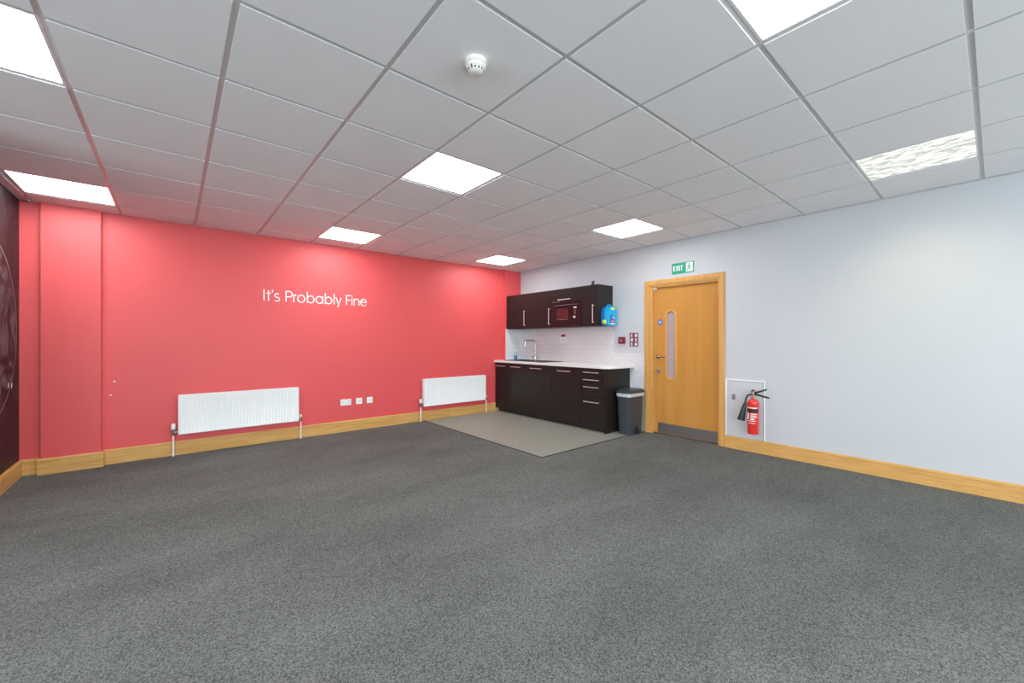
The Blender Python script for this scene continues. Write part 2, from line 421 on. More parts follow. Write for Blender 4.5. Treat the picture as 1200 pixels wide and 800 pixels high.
def wall_with_windows(name, axis, pos, out, lo, hi, wins, n0):
    b = new()
    def seg(a, c, z0, z1):
        if axis == 'x': box(b, min(pos, out), max(pos, out), a, c, z0, z1)
        else: box(b, a, c, min(pos, out), max(pos, out), z0, z1)
    seg(lo, hi, 0, WZ0); seg(lo, hi, WZ1, 2.75)
    e = [lo]+[v for w_ in wins for v in w_]+[hi]
    for i in range(0, len(e), 2): seg(e[i], e[i+1], WZ0, WZ1)
    struct(name, b, 'bounce_white')
    for k, (a, c) in enumerate(wins):
        f = new(); mid = (pos+out)/2
        def bar(a0, a1, z0, z1, t=.03):
            if axis == 'x': box(f, mid-t, mid+t, a0, a1, z0, z1)
            else: box(f, a0, a1, mid-t, mid+t, z0, z1)
        bar(a, a+.05, WZ0, WZ1); bar(c-.05, c, WZ0, WZ1); bar(a+.05, c-.05, WZ0, WZ0+.05); bar(a+.05, c-.05, WZ1-.05, WZ1)
        bar((a+c)/2-.025, (a+c)/2+.025, WZ0+.05, WZ1-.05)
        fr = struct('window_%d' % (n0+k), f, 'white_plastic')
        g = new()
        if axis == 'x': box(g, mid-.004, mid+.004, a+.05, c-.05, WZ0+.05, WZ1-.05)
        else: box(g, a+.05, c-.05, mid-.004, mid+.004, WZ0+.05, WZ1-.05)
        obj('pane', g, 'pane', fr)
wall_with_windows('wall_far_left', 'x', XFAR, XFAR-.2, YF-.2, YSTUB, WINDOWS_FAR, 1)
wall_with_windows('wall_front', 'y', YF, YF-.2, XFAR, XR, WINDOWS_FRONT, 4)

# ---- ceiling: dropped-edge tiles hung in an exposed grid
LIGHTS = {(-1, 4), (-1, 8), (3, 4), (3, 8), (7, 8), (7, 4), (3, 0), (7, 0),
          (-1, 0), (-5, 0), (-5, 4), (-1, -4), (3, -4), (7, -4), (-5, -4)}
def cell(k, m): return TX0+k*T, TX0+(k+1)*T, TY0+m*T, TY0+(m+1)*T
GAP, STEP = 0.0112, 0.006
b = new()
for k in range(-8, 10):
    for m in range(-8, 11):
        if (k, m) in LIGHTS: continue
        x0, x1, y0, y1 = cell(k, m)
        x0, x1, y0, y1 = max(x0, XFAR), min(x1, XR), max(y0, YF), min(y1, YB)
        if x1-x0 < .08 or y1-y0 < .06: 
            continue
        if x0 < XL-.05 and y1 > YSTUB+.3: continue
        a0, a1, c0, c1 = x0+GAP, x1-GAP, y0+GAP, y1-GAP
        s = 0.0015
        lo = [b.verts.new(p) for p in ((a0+s, c0+s, H), (a1-s, c0+s, H), (a1-s, c1-s, H), (a0+s, c1-s, H))]
        hi = [b.verts.new(p) for p in ((a0, c0, H+STEP+.004), (a1, c0, H+STEP+.004), (a1, c1, H+STEP+.004), (a0, c1, H+STEP+.004))]
        b.faces.new(lo)
        for i in range(4): b.faces.new((lo[i], lo[(i+1) % 4], hi[(i+1) % 4], hi[i])).material_index = 1
        b.faces.new(hi)
ceiling = struct('ceiling', b, 'tile'); ceiling.data.materials.append(M['tile_edge'])
b = new()
gx = [TX0+k*T for k in range(-6, 10)]; gy = [TY0+m*T for m in range(-6, 10)]
for x in gx: box(b, x-.0150, x+.0150, YF, YB, H+STEP, H+STEP+.03)
for y in gy: box(b, XFAR, XR, y-.0150, y+.0150, H+STEP+.0005, H+STEP+.0285)
# angle trim round the walls
box(b, XR-.024, XR, YF, YB, H+STEP-.003, H+.03); box(b, XL, XR, YB-.024, YB, H+STEP-.003, H+.03)
box(b, XL, XL+.060, YSTUB, YB, H+STEP-.003, H+.03)
obj('ceiling_grid', b, 'grid', ceiling)
struct('trim_1', bx(XFAR-.2, XR+.2, YF-.2, YB+.2, 2.75, 2.85), 'white_wall')

# ---- skirting, a moulded section
def skirt(bm, p0, p1, n, h=0.150):
    """p0->p1 along the wall, n points into the room"""
    prof = [(0, 0), (.020, 0), (.020, h-.034), (.0165, h-.032), (.0165, h-.027), (.020, h-.025), (.020, h-.012), (.013, h), (0, h)]
    p0 = Vector(p0); p1 = Vector(p1); n = Vector(n)
    A = [bm.verts.new((p0.x+n.x*a, p0.y+n.y*a, z)) for a, z in prof]
    B_ = [bm.verts.new((p1.x+n.x*a, p1.y+n.y*a, z)) for a, z in prof]
    k = len(prof)
    for i in range(k): bm.faces.new((A[i], A[(i+1) % k], B_[(i+1) % k], B_[i]))
    bm.faces.new(A[::-1]); bm.faces.new(B_)
    return bm
b = skirt(new(), (XL, YB, 0), (-0.953, YB, 0), (0, -1, 0))
skirt(b, (-0.973, YB-.062, 0), (-0.533, YB-.062, 0), (0, -1, 0))
skirt(b, (-0.953, YB-.064, 0), (-0.953, YB-.018, 0), (-1, 0, 0))
skirt(b, (-0.553, YB-.064, 0), (-0.553, YB-.018, 0), (1, 0, 0))
skirt(b, (-0.533, YB, 0), (1.966, YB, 0), (0, -1, 0)); skirt(b, (1.968, YB, 0), (4.665, YB, 0), (0, -1, 0))
struct('baseboard_back', b, 'beech')
b = skirt(new(), (XR, YF, 0), (XR, DY0-.045, 0), (-1, 0, 0), 0.142)
struct('baseboard_right', b, 'beech')
struct('baseboard_left', skirt(new(), (XL, YSTUB, 0), (XL, YB-.02, 0), (1, 0, 0)), 'beech')

# ---- vinyl floor by the kitchen with its dark edging
VX, VY = 3.055, 3.150
b = bx(VX, XR-.001, VY, YB-.021, 0.0, 0.004)
vin = struct('trim_2', b, 'vinyl')
b = bx(VX-.016, VX, VY-.016, YB-.021, 0.0, 0.006); box(b, VX, XR-.001, VY-.016, VY, 0.0, 0.006)
struct('trim_3', b, 'edging')

# ---- white brick tiles over the worktop and beside it
b = bx(XR-.010, XR, 3.672, 5.770, 0.915, 1.480)
box(b, XR-.010, XR, 3.142, 3.672, 0.30, 1.085)
box(b, 4.672, XR, 5.760, 5.770, 0.915, 1.480)
box(b, XR-.012, XR, 3.664, 3.672, 1.085, 1.480)
struct('trim_4', b, 'wall_tiles')

# ================================================================== DOOR
door = thing('door_1', 'beech veneer door with a slim glazed slot', 'door', (XR, 0, 0), WR); door['kind'] = 'structure'
del door['label']; del door['category']
def yl(y): return -y        # world y to local x on the right wall
LX0, LX1 = yl(3.025), yl(2.147); LZ0, LZ1 = 0.012, 1.985
vx, vz, vhw, vhh = yl(2.782), CAMZ-.045, 0.062, 0.455
b = plate(new(), [(LX0, LZ0), (LX1, LZ0), (LX1, LZ1), (LX0, LZ1)], [stadium(vx, vz, vhw, vhh)], 0.089, 0.045)
obj('door_leaf', b, 'door_wood', door)
b = plate(new(), stadium(vx, vz, vhw+.016, vhh+.016), [stadium(vx, vz, vhw-.008, vhh-.008)], 0.060, 0.039)
obj('glazing_bead', b, 'frame_wood', door, bevel=.003)
obj('vision_panel', plate(new(), stadium(vx, vz, vhw, vhh), (), 0.070, 0.062), 'reflection_glass', door)
b = bx(LX0+.055, LX1-.002, 0.0430, 0.0455, 0.018, 0.150)
obj('kick_plate', b, 'kick_steel', door)
# frame: lining, stop and architrave
ax0, ax1, az = yl(3.142), yl(2.070), CAMZ+.832
b = bx(yl(DY1), LX0, 0.0, 0.13, 0, DZ); box(b, LX1, yl(DY0), 0.0, 0.13, 0, DZ); box(b, LX0, LX1, 0.0, 0.13, LZ1, DZ)
obj('door_lining', b, 'frame_wood', door)
b = new()
for o_, i_, th in ((0.0, 0.078, 0.016), (0.010, 0.060, 0.024)):
    box(b, ax0+o_, ax0+i_, -th, 0.0, 0, az-o_); box(b, ax1-i_, ax1-o_, -th, 0.0, 0, az-o_)
    box(b, ax0+i_, ax1-i_, -th, 0.0, az-i_, az-o_)
obj('architrave', b, 'frame_wood', door, bevel=.004)
obj('door_gap_shade', bx(LX0, LX1, 0.02, 0.11, 0.0, 0.010), 'edging', door)  # dark strip standing in for the shaded gap under the door
# lever handle
hx, hz = yl(2.965), CAMZ-.208
b = lathe(new(), [(.026, 0), (.026, -.008), (.012, -.010), (.010, -.045)], (hx, 0.045, hz), 24, 'y')
tube(b, bend([(hx, 0.010, hz), (hx, -.002, hz), (hx+.125, -.004, hz)], .01), .0085)
hd = obj('lever_handle', b, 'chrome', door, smooth=True)
b = lathe(new(), [(.025, 0), (.025, -.008), (.012, -.010), (.010, -.022)], (hx+.006, 0.045, hz-.195), 24, 'y')
box(b, hx+.001, hx+.011, 0.008, 0.030, hz-.213, hz-.177)
obj('thumb_turn', b, 'grey_metal', door, smooth=True)
b = lathe(new(), [(.037, 0), (.037, -.003)], (yl(2.935), 0.045, CAMZ+.262), 28, 'y')
bd = obj('blue_disc_sign', b, 'sign_blue', door)
b = new()
for z_, w_ in ((.012, .034), (.001, .044), (-.010, .036)):
    box(b, yl(2.935)-w_/2, yl(2.935)+w_/2, 0.0412, 0.0418, CAMZ+.262+z_-.0028, CAMZ+.262+z_+.0028)
obj('disc_lettering', b, 'sign_white', bd)
obj('closer_bracket', bx(LX0-.001, LX0+.040, 0.018, 0.046, LZ1-.022, LZ1-.001), 'white_plastic', door)
# wall closing the corridor behind the doorway
struct('trim_5', bx(XR+.14, XR+.2, DY0, DY1, 0, DZ), 'white_wall')

# ================================================================== CEILING LIGHTS
def ceiling_light(k, m, label, old=False):
    x0, x1, y0, y1 = cell(k, m); cx, cy = (x0+x1)/2, (y0+y1)/2
    t = thing('ceiling_light', label, 'ceiling light', (cx, cy, H+STEP-.001), 0, 'square ceiling lights')
    h = 0.2925; f = 0.012 if not old else 0.008
    b = plate(new(), [(-h, -h), (h, -h), (h, h), (-h, h)], [[(-h+f, -h+f), (h-f, -h+f), (h-f, h-f), (-h+f, h-f)]], 0, .006)
    bmesh.ops.rotate(b, verts=b.verts, matrix=Matrix.Rotation(PI/2, 3, 'X'))
    obj('frame', b, 'white_plastic', t)
    obj('diffuser', bx(-h+f, h-f, -h+f, h-f, 0.001 if not old else .002, 0.008), 'prismatic' if old else 'led', t)
    return t
VIS = {(-1, 4): 'bright square LED ceiling panel cut by the top left corner of the photo',
       (-1, 8): 'bright LED ceiling panel beside the dark chalkboard wall above the pilaster',
       (3, 4): 'bright LED ceiling panel in the middle of the ceiling, nearest the smoke detector',
       (3, 8): 'bright LED ceiling panel near the coral wall above the lettering',
       (7, 8): 'small-looking LED ceiling panel in the far corner above the wall cupboards',
       (7, 4): 'bright LED ceiling panel above and in front of the beech door',
       (3, 0): 'largest bright LED ceiling panel cut by the top edge of the photo'}
for c_, l_ in VIS.items(): ceiling_light(c_[0], c_[1], l_)
ceiling_light(7, 0, 'older ceiling light with mottled prismatic cover above the pale wall', True)
d = bpy.data.lights.new('tube_light', 'SPOT'); d.energy = 13; d.color = (1.0, 0.85, 0.46); d.spot_size = math.radians(100); d.spot_blend = 1.0; d.shadow_soft_size = 0.08
o = bpy.data.objects.new('tube_light', d); C.objects.link(o); o.location = (4.09, 0.371, H-.06)
o.rotation_euler = (0, -math.radians(34), 0)
for c_ in sorted(LIGHTS-set(VIS)-{(7, 0)}):
    ceiling_light(c_[0], c_[1], 'square LED ceiling panel out of view behind or beside the camera')

# ---- smoke detector
t = thing('smoke_detector', 'round ivory smoke detector on a ceiling tile', 'smoke detector', (1.085, 1.560, H))
obj('base', lathe(new(), [(.050, 0), (.052, -.004), (.052, -.018), (.048, -.022)], n=36), 'off_white', t, smooth=True)
obj('sensor_head', lathe(new(), [(.046, -.022), (.045, -.036), (.038, -.041), (.036, -.052), (.028, -.058), (.010, -.060)], n=36), 'off_white', t, smooth=True)
b = new()
for i in range(14):
    a = 2*PI*i/14
    v = [Vector((math.cos(a+s*.10)*r, math.sin(a+s*.10)*r, z)) for s in (-1, 1) for r, z in ((.0372, -.043), (.0366, -.051))]
    vs = [b.verts.new(q) for q in v]; b.faces.new((vs[0], vs[1], vs[3], vs[2]))
    e = bmesh.ops.extrude_face_region(b, geom=[b.faces[-1]] if False else [f for f in b.faces if vs[0] in f.verts])
    for g in e['geom']:
        if isinstance(g, bmesh.types.BMVert): g.co.x += math.cos(a)*.0012; g.co.y += math.sin(a)*.0012
obj('vent_slot', b, 'black', t)
obj('indicator', lathe(new(), [(.0035, -.036), (.0035, -.043), (.001, -.045)], (-.036, -.018, 0), 12), 'dark_red', t)

# ================================================================== THINGS ON THE CORAL WALL
# lettering
t = new(); txt = "It's Probably Fine"; cap = 0.140
xs = (2.150-0.850)/text_width(txt, cap)
lettering(t, txt, 0.850, 0, cap, 0.0120, -.003, 0, xs)
o = obj('wall_lettering', t, 'sign_white'); o.location = (0, YB, CAMZ+.508)
tag(o, "white lettering reading It's Probably Fine on the coral wall", 'lettering')

# radiators
def radiator(x0, label):
    Wd, Hr = 1.190, 0.432; z0 = CAMZ-1.020
    t = thing('radiator', label, 'radiator', (x0, YB, 0), 0, 'white radiators on the coral wall')
    n = 34; pitch = (Wd-.06)/n
    b = new(); xs_, rows = [0.0, .006, .022], []
    dep = [0, 0, 0]
    for i in range(n):
        for q, d_ in ((.0, 0), (.22, .0), (.36, 1), (.64, 1), (.78, 0)):
            xs_.append(.03+(i+q)*pitch); dep.append(d_)
    xs_ += [Wd-.03, Wd-.022, Wd-.006, Wd]; dep += [0, 0, 0, 0]
    zs = [(0, 0, .012), (.006, 0, 0), (.028, 0, 0), (.040, 1, 0), (Hr-.042, 1, 0), (Hr-.030, 0, 0), (Hr-.006, 0, 0), (Hr, 0, .012)]
    for zz, fade, back in zs:
        rows.append([b.verts.new((x, -.100+back+d_*fade*.0055+(.004 if x in (0.0, Wd) else 0), z0+zz)) for x, d_ in zip(xs_, dep)])
    for r0, r1 in zip(rows, rows[1:]):
        for i in range(len(xs_)-1): b.faces.new((r0[i], r0[i+1], r1[i+1], r1[i]))
    obj('front_panel', b, 'rad', t, smooth=True)
    b = bx(.01, Wd-.01, -.040, -.032, z0+.02, z0+Hr-.02)
    for i in range(40): box(b, .02+i*(Wd-.04)/39.6, .0215+i*(Wd-.04)/39.6, -.086, -.040, z0+.04, z0+Hr-.04)
    obj('rear_panel', b, 'rad', t)
    b = bx(0, Wd, -.098, -.090, z0+Hr-.004, z0+Hr+.001); box(b, 0, Wd, -.038, -.030, z0+Hr-.004, z0+Hr+.001)
    for i in range(60):
        x = .004+i*(Wd-.012)/59; box(b, x, x+.004, -.090, -.038, z0+Hr-.003, z0+Hr)
    obj('top_grille', b, 'rad', t)
    for xa in (-.001, Wd-.002): obj('side_cover', bx(xa, xa+.003, -.098, -.030, z0+.01, z0+Hr+.001), 'rad', t)
    for xa in (.25, Wd-.29): obj('wall_bracket', bx(xa, xa+.04, -.032, -.001, z0+.05, z0+Hr-.06), 'rad', t)
    # left: thermostatic valve
    px = -.042; zv = z0+.030
    b = lathe(new(), [(.0085, .001), (.0085, zv-.03)], (px, -.062, 0), 16)
    obj('pipe', b, 'white_plastic', t, smooth=True)
    b = lathe(new(), [(.014, zv-.035), (.014, zv-.012), (.011, zv-.01), (.011, zv+.012), (.015, zv+.014), (.015, zv+.030)], (px, -.062, 0), 16)
    lathe(b, [(.010, 0), (.010, .026), (.013, .027), (.013, .046)], (px, -.062, zv), 16, 'x')
    va = obj('thermostatic_valve', b, 'chrome', t, smooth=True)
    b = lathe(new(), [(.017, zv+.030), (.0215, zv+.036), (.0215, zv+.058), (.0195, zv+.060), (.0195, zv+.088), (.016, zv+.093)], (px, -.062, 0), 24)
    obj('valve_head', b, 'white_plastic', va, smooth=True)
    # right: lockshield valve
    px = Wd+.030
    obj('pipe', lathe(new(), [(.0085, .001), (.0085, zv-.03)], (px, -.062, 0), 16), 'white_plastic', t, smooth=True)
    b = lathe(new(), [(.013, zv-.035), (.013, zv-.012), (.010, zv-.01), (.010, zv+.020)], (px, -.062, 0), 16)
    lathe(b, [(.009, 0), (.009, -.016), (.012, -.017), (.012, -.032)], (px, -.062, zv), 16, 'x')
    va = obj('lockshield_valve', b, 'chrome', t, smooth=True)
    obj('valve_cap', lathe(new(), [(.014, zv+.018), (.014, zv+.045), (.010, zv+.049)], (px, -.062, 0), 20), 'white_plastic', va, smooth=True)
radiator(0.045, 'white panel radiator left of the sockets, below the lettering')
radiator(3.004, 'white panel radiator in the far corner beside the kitchen units')

# sockets
zc = CAMZ-.847
t = thing('power_socket', 'white double power socket, leftmost of three plates on the coral wall', 'socket', (1.847, YB, zc), 0, 'plates on the coral wall')
obj('face_plate', bx(-.072, .072, -.011, 0, -.043, .043), 'white_plastic', t, bevel=.003)
for s in (-1, 1):
    obj('switch', bx(s*.012-.006, s*.012+.006, -.0145, -.011, .014, .030), 'white_plastic', t, bevel=.001)
    b = new()
    box(b, s*.043-.0035, s*.043+.0035, -.0118, -.0108, .010, .019)
    for q in (-1, 1): box(b, s*.043+q*.011-.0035, s*.043+q*.011+.0035, -.0118, -.0108, -.014, -.009)
    obj('pin_holes', b, 'black', t)
for x, lab, kind in ((2.030, 'white single data socket, middle of three plates on the coral wall', 'data'),
                     (2.183, 'white single blank plate, rightmost of three plates on the coral wall', 'tv')):
    t = thing('data_socket' if kind == 'data' else 'aerial_socket', lab, 'socket', (x, YB, zc+.002), 0, 'plates on the coral wall')
    obj('face_plate', bx(-.043, .043, -.010, 0, -.043, .043), 'white_plastic', t, bevel=.003)
    if kind == 'data':
        b = bx(-.022, -.003, -.0108, -.0098, -.010, .010); box(b, .003, .022, -.0108, -.0098, -.010, .010)
        obj('data_port', b, 'data_blue', t)
    else:
        obj('port_ring', lathe(new(), [(.007, 0), (.007, -.004), (.004, -.004)], (0, -.010, 0), 16, 'y'), 'grey_metal', t)

# ================================================================== KITCHEN  (local frame of each unit: x to the viewer's right = world -y)
WTZ = 0.917
FB = XR-4.465          # base front distance from the wall
FU = XR-4.695          # wall unit front distance
def handle_h(cx, z, y, L_, parent):
    b = bx(cx-L_/2, cx+L_/2, y-.032, y-.026, z-.006, z+.006)
    for s in (-1, 1): box(b, cx+s*(L_/2-.012)-.005, cx+s*(L_/2-.012)+.005, y-.028, y, z-.005, z+.005)
    return obj('handle', b, 'steel', parent, bevel=.0015)
def handle_v(cx, z0, z1, y, parent):
    b = bx(cx-.007, cx+.007, y-.032, y-.026, z0, z1)
    for z in (z0+.012, z1-.012): box(b, cx-.005, cx+.005, y-.028, y, z-.006, z+.006)
    return obj('handle', b, 'steel', parent, bevel=.0015)
def carcass(w_, dep, z0, z1, parent, c0=0.0, rails=False):
    b = bx(c0, c0+.018, -dep, 0, z0, z1); box(b, w_-.018, w_, -dep, 0, z0, z1)
    box(b, c0+.018, w_-.018, -dep, 0, z0, z0+.018)
    if rails: box(b, c0+.018, w_-.018, -dep, -dep+.03, z1-.018, z1); box(b, c0+.018, w_-.018, -.03, 0, z1-.018, z1)
    else: box(b, .018, w_-.018, -dep, 0, z1-.018, z1)
    box(b, c0+.018, w_-.018, -.008, 0, z0+.018, z1-.018)
    return obj('carcass', b, 'cabinet_edge', parent)
G = .0020
def base_unit(y_left, w_, fronts, label, c0=0.0):
    t = thing('base_cabinet', label, 'cabinet', (XR-.012, y_left, 0), WR, 'base cabinets under the worktop')
    d = FB-.012
    carcass(w_, d-.020, 0.070, 0.880, t, c0, True)
    for kind, x0, x1, z0, z1, hz_, hl in fronts:
        f = obj(kind, bx(x0+G, x1-G, -d, -d+.019, z0+G, z1-G), 'cabinet', t, bevel=.001)
        handle_h((x0+x1)/2+hl[1], hz_, -d, hl[0], f)
    return t
zt, zb = 0.880, 0.070
base_unit(5.800, .800, [('door', 0, .4, zb, zt, .820, (.24, -.03)), ('door', .4, .8, zb, zt, .820, (.24, -.03))],
          'double door dark base cabinet against the coral wall, under the sink', .036)
base_unit(5.000, .600, [('door', 0, .6, zb, zt, .820, (.25, -.03))], 'single door dark base cabinet, second unit from the coral wall')
base_unit(4.400, .600, [('door', 0, .6, zb, zt, .813, (.25, -.02))], 'single door dark base cabinet next to the drawer unit')
dr = base_unit(3.800, .402, [('drawer', 0, .402, .772, zt, .821, (.262, -.01)), ('drawer', 0, .402, .676, .772, .718, (.262, -.01)),
          ('drawer', 0, .402, .476, .676, .617, (.262, -.01)), ('drawer', 0, .402, zb, .476, .411, (.262, -.01))],
          'dark four-drawer base cabinet at the end by the bin')
obj('end_panel', bx(.404, .422, -FB+.012, 0, 0.005, .880), 'cabinet', dr)
# plinth
o = obj('plinth', bx(4.545, 4.560, 3.400, 5.799, 0.0045, 0.068), 'cabinet_edge'); tag(o, 'dark recessed plinth running under the base cabinets', 'plinth')

# worktop with a rounded corner and a cut-out for the sink (built lying in local xz, then turned flat)
SX0, SX1, SY0, SY1 = 4.510, 4.955, 4.610, 5.620       # sink outer
def flat(bm):      # (x, y=thickness, z) -> (x, z, -y)
    for v in bm.verts: v.co = Vector((v.co.x, v.co.z, v.co.y))
    return bm
wx0, wy0, r_ = 4.440, 3.300, 0.14
outer = [(XR-.012, 5.758), (4.672-.012, 5.758), (4.672-.012, YB-.002), (wx0, YB-.002), (wx0, wy0+r_)]
outer += [(wx0+r_-r_*math.cos(a), wy0+r_-r_*math.sin(a)) for a in [PI/2*i/8 for i in range(1, 9)]]
outer += [(XR-.012, wy0)]
hole = [(SX0+.02, SY0+.02), (SX1-.02, SY0+.02), (SX1-.02, SY1-.02), (SX0+.02, SY1-.02)]
o = obj('worktop', flat(plate(new(), outer, [hole], WTZ-.036, WTZ)), 'worktop', bevel=.003)
tag(o, 'white worktop with a rounded end over the dark base cabinets', 'worktop')

# sink: rim, bowl and grooved drainer
t = thing('kitchen_sink', 'dark inset sink with drainer let into the white worktop', 'sink', (0, 0, WTZ))
bx0, bx1, by0, by1 = 4.555, 4.870, 5.080, 5.560
ri = [(SX0, SY0), (SX1, SY0), (SX1, SY1), (SX0, SY1)]
obj('rim', flat(plate(new(), ri, [[(bx0, by0), (bx1, by0), (bx1, by1), (bx0, by1)]], 0.0005, 0.008)), 'sink', t, bevel=.003)
b = bx(bx0, bx1, by0, by1, -.160, -.155)
for a in ((bx0-.004, bx0, by0, by1), (bx1, bx1+.004, by0, by1), (bx0, bx1, by0-.004, by0), (bx0, bx1, by1, by1+.004)): box(b, *a, -.160, .0005)
obj('bowl', b, 'sink', t)
b = new()
for i in range(9): box(b, 4.60+i*.034, 4.612+i*.034, 4.66, 5.02, .008, .0115)
obj('drainer', b, 'sink', t, bevel=.001)
obj('waste', lathe(new(), [(.035, -.155), (.035, -.150), (.012, -.148)], (4.71, 5.32, 0), 20), 'chrome', t)

# tap
t = thing('kitchen_tap', 'tall square-necked chrome mixer tap behind the sink bowl', 'tap', (4.912, 5.235, WTZ+.0085))
obj('tap_body', lathe(new(), [(.026, 0), (.026, .006), (.021, .012), (.021, .085), (.017, .095)], n=24), 'chrome', t, smooth=True)
b = tube(new(), bend([(0, 0, .09), (0, 0, .345), (-.235, 0, .345), (-.235, 0, .245)], .045, 8), .0115, 14)
obj('spout', b, 'chrome', t, smooth=True)
b = tube(new(), [(0, .018, .055), (-.005, .055, .060), (-.010, .075, .075)], [.013, .010, .007], 12)
obj('lever', b, 'chrome', t, smooth=True)

# washing-up bottle
t = thing('soap_bottle', 'clear soap bottle half full of blue liquid standing on the worktop by the coral corner', 'bottle', (4.850, 5.690, WTZ))
obj('bottle_body', lathe(new(), [(.026, 0.001), (.030, .006), (.030, .075), (.030, .080)], n=24), 'soap', t, smooth=True)
obj('bottle_shoulder', lathe(new(), [(.030, .080), (.030, .105), (.024, .128), (.012, .142), (.011, .150)], n=24), 'clear', t, smooth=True)
obj('cap', lathe(new(), [(.014, .150), (.014, .168), (.007, .172), (.006, .190)], n=16), 'white_plastic', t, smooth=True)

# wall cabinets
UZ0, UZ1 = CAMZ+.225, CAMZ+.828
def wall_unit(y_left, w_, label, door_=True, hx_=None, dz0=UZ0, group='wall cabinets over the worktop'):
    t = thing('wall_cabinet', label, 'cabinet', (XR, y_left, 0), WR, group)
    carcass(w_, FU-.020, UZ0, UZ1, t)
    f = obj('door', bx(G, w_-G, -FU, -FU+.019, dz0+G, UZ1-.001), 'cabinet', t, bevel=.001)
    if hx_ is not None: handle_v(hx_, CAMZ+.27, CAMZ+.538, -FU, f)
    return t, f
wall_unit(5.768, .588, 'dark wall cabinet with one door, touching the coral corner', hx_=.588-.075)
wall_unit(5.180, .580, 'dark wall cabinet with one door, left of the microwave', hx_=.580-.055)
mt, mf = wall_unit(4.600, .600, 'dark wall cabinet with a short flap over the built-in microwave', dz0=CAMZ+.632)
handle_h(.275, CAMZ+.655, -FU, .255, mf)
et, ef = wall_unit(4.000, .298, 'narrow dark wall cabinet at the right end, right of the microwave', hx_=.298-.055)
obj('end_panel', bx(.300, .318, -FU, 0, UZ0, UZ1), 'cabinet', et)
# microwave
t = thing('microwave', 'black built-in microwave in the wall cabinets, under the short flap', 'microwave', (XR, 4.600, 0), WR)
mz0, mz1 = UZ0+.020, CAMZ+.628
obj('body', bx(.022, .578, -FU+.025, -.012, mz0, mz1-.02), 'black', t)
b = plate(new(), [(.004, UZ0+.001), (.596, UZ0+.001), (.596, mz1), (.004, mz1)], [[(.030, mz0+.045), (.570, mz0+.045), (.570, mz1-.055), (.030, mz1-.055)]], -FU+.019, -FU-.004)
obj('trim_frame', b, 'gloss_black', t, bevel=.002)
dx1 = .430
b = plate(new(), [(.032, mz0+.047), (dx1, mz0+.047), (dx1, mz1-.057), (.032, mz1-.057)], [rrect(.232, (mz0+mz1)/2-.006, .125, .088, .012)], -FU+.018, -FU-.012)
dd = obj('microwave_door', b, 'gloss_black', t, bevel=.002)
obj('window_pane', plate(new(), rrect(.232, (mz0+mz1)/2-.006, .125, .088, .012), (), -FU+.006, -FU-.007), 'mw_window', dd)
b = bx(dx1+.003, .568, -FU-.008, -FU+.018, mz0+.047, mz1-.057)
cp = obj('control_panel', b, 'gloss_black', t, bevel=.002)
for z in (CAMZ+.372,):
    obj('dial', lathe(new(), [(.021, 0), (.019, -.018), (.015, -.020)], (.485, -FU-.008, z), 24, 'y'), 'steel', cp, smooth=True)
obj('display', bx(.462, .520, -FU-.0095, -FU-.008, CAMZ+.512, CAMZ+.530), 'sign_white', cp)
for i in range(3):
    for j in range(2): b = new(); box(b, .468+j*.028, .480+j*.028, -FU-.010, -FU-.008, CAMZ+.420+i*.028, CAMZ+.426+i*.028); obj('button', b, 'steel', cp)
# small black clip on top of the cabinets
b = bx(-.030, .030, -.030, .030, 0.001, .012); box(b, -.014, .014, -.012, .012, .012, .040); lathe(b, [(.014, -.02), (.016, -.01), (.016, .01), (.014, .02)], (0, 0, .045), 14, 'y')
o = obj('door_stop', b, 'black'); o.location = (4.735, 3.80, UZ1); o.rotation_euler = (0, 0, .4)
tag(o, 'small black clip lying on top of the wall cabinets at the front edge', 'clip')

# blue first-aid box on the end of the wall cabinets
YE = 3.6815
t = thing('first_aid_box', 'bright blue hard plastic first aid case on the end of the wall cabinets', 'first aid box', (4.885, YE-.0005, CAMZ+.378))
def shell(bm, hw, z0, z1, rt, rb, y0, y1, puff=1.0):
    pts = []
    for i in range(9): a = PI*i/16; pts.append((hw-rt+rt*math.cos(a), z1-rt+rt*math.sin(a)))
    for i in range(9): a = PI/2+PI*i/16; pts.append((-hw+rt+rt*math.cos(a), z1-rt+rt*math.sin(a)))
    for i in range(6): a = PI+PI*i/10; pts.append((-hw+rb+rb*math.cos(a), z0+rb+rb*math.sin(a)))
    for i in range(6): a = 1.5*PI+PI*i/10; pts.append((hw-rb+rb*math.cos(a), z0+rb+rb*math.sin(a)))
    return plate(bm, pts, (), y0, y1)
obj('back_shell', shell(new(), .118, -.150, .130, .100, .045, 0, -.055), 'blue_dark', t, bevel=.010, seg=3)
sh = obj('front_shell', shell(new(), .116, -.148, .128, .100, .045, -.058, -.110), 'blue_box', t, bevel=.022, seg=4)
b = tube(new(), bend([(-.052, -.055, .110), (-.046, -.055, .152), (.046, -.055, .152), (.052, -.055, .110)], .03, 6), .011, 12)
obj('carry_handle', b, 'blue_box', t, smooth=True)
obj('clasp', bx(-.030, .045, -.121, -.095, .080, .112), 'yellow', t, bevel=.004)
obj('side_clip', bx(-.136, -.112, -.085, -.035, -.118, -.070), 'yellow', t, bevel=.004)
obj('label_panel', bx(-.060, .060, -.1115, -.109, -.090, .010), 'blue_dark', sh)
obj('red_label', bx(-.050, .062, -.1135, -.1095, -.105, -.062), 'dark_red', sh)
b = bx(-.046, .058, -.1145, -.113, -.128, -.110); box(b, -.03, .04, -.1145, -.113, -.088, -.078); ribbon(b, [(.010, -.055), (.028, -.005), (.046, -.055)], .010, -.1135, -.1095)
obj('white_lettering', b, 'sign_white', sh)

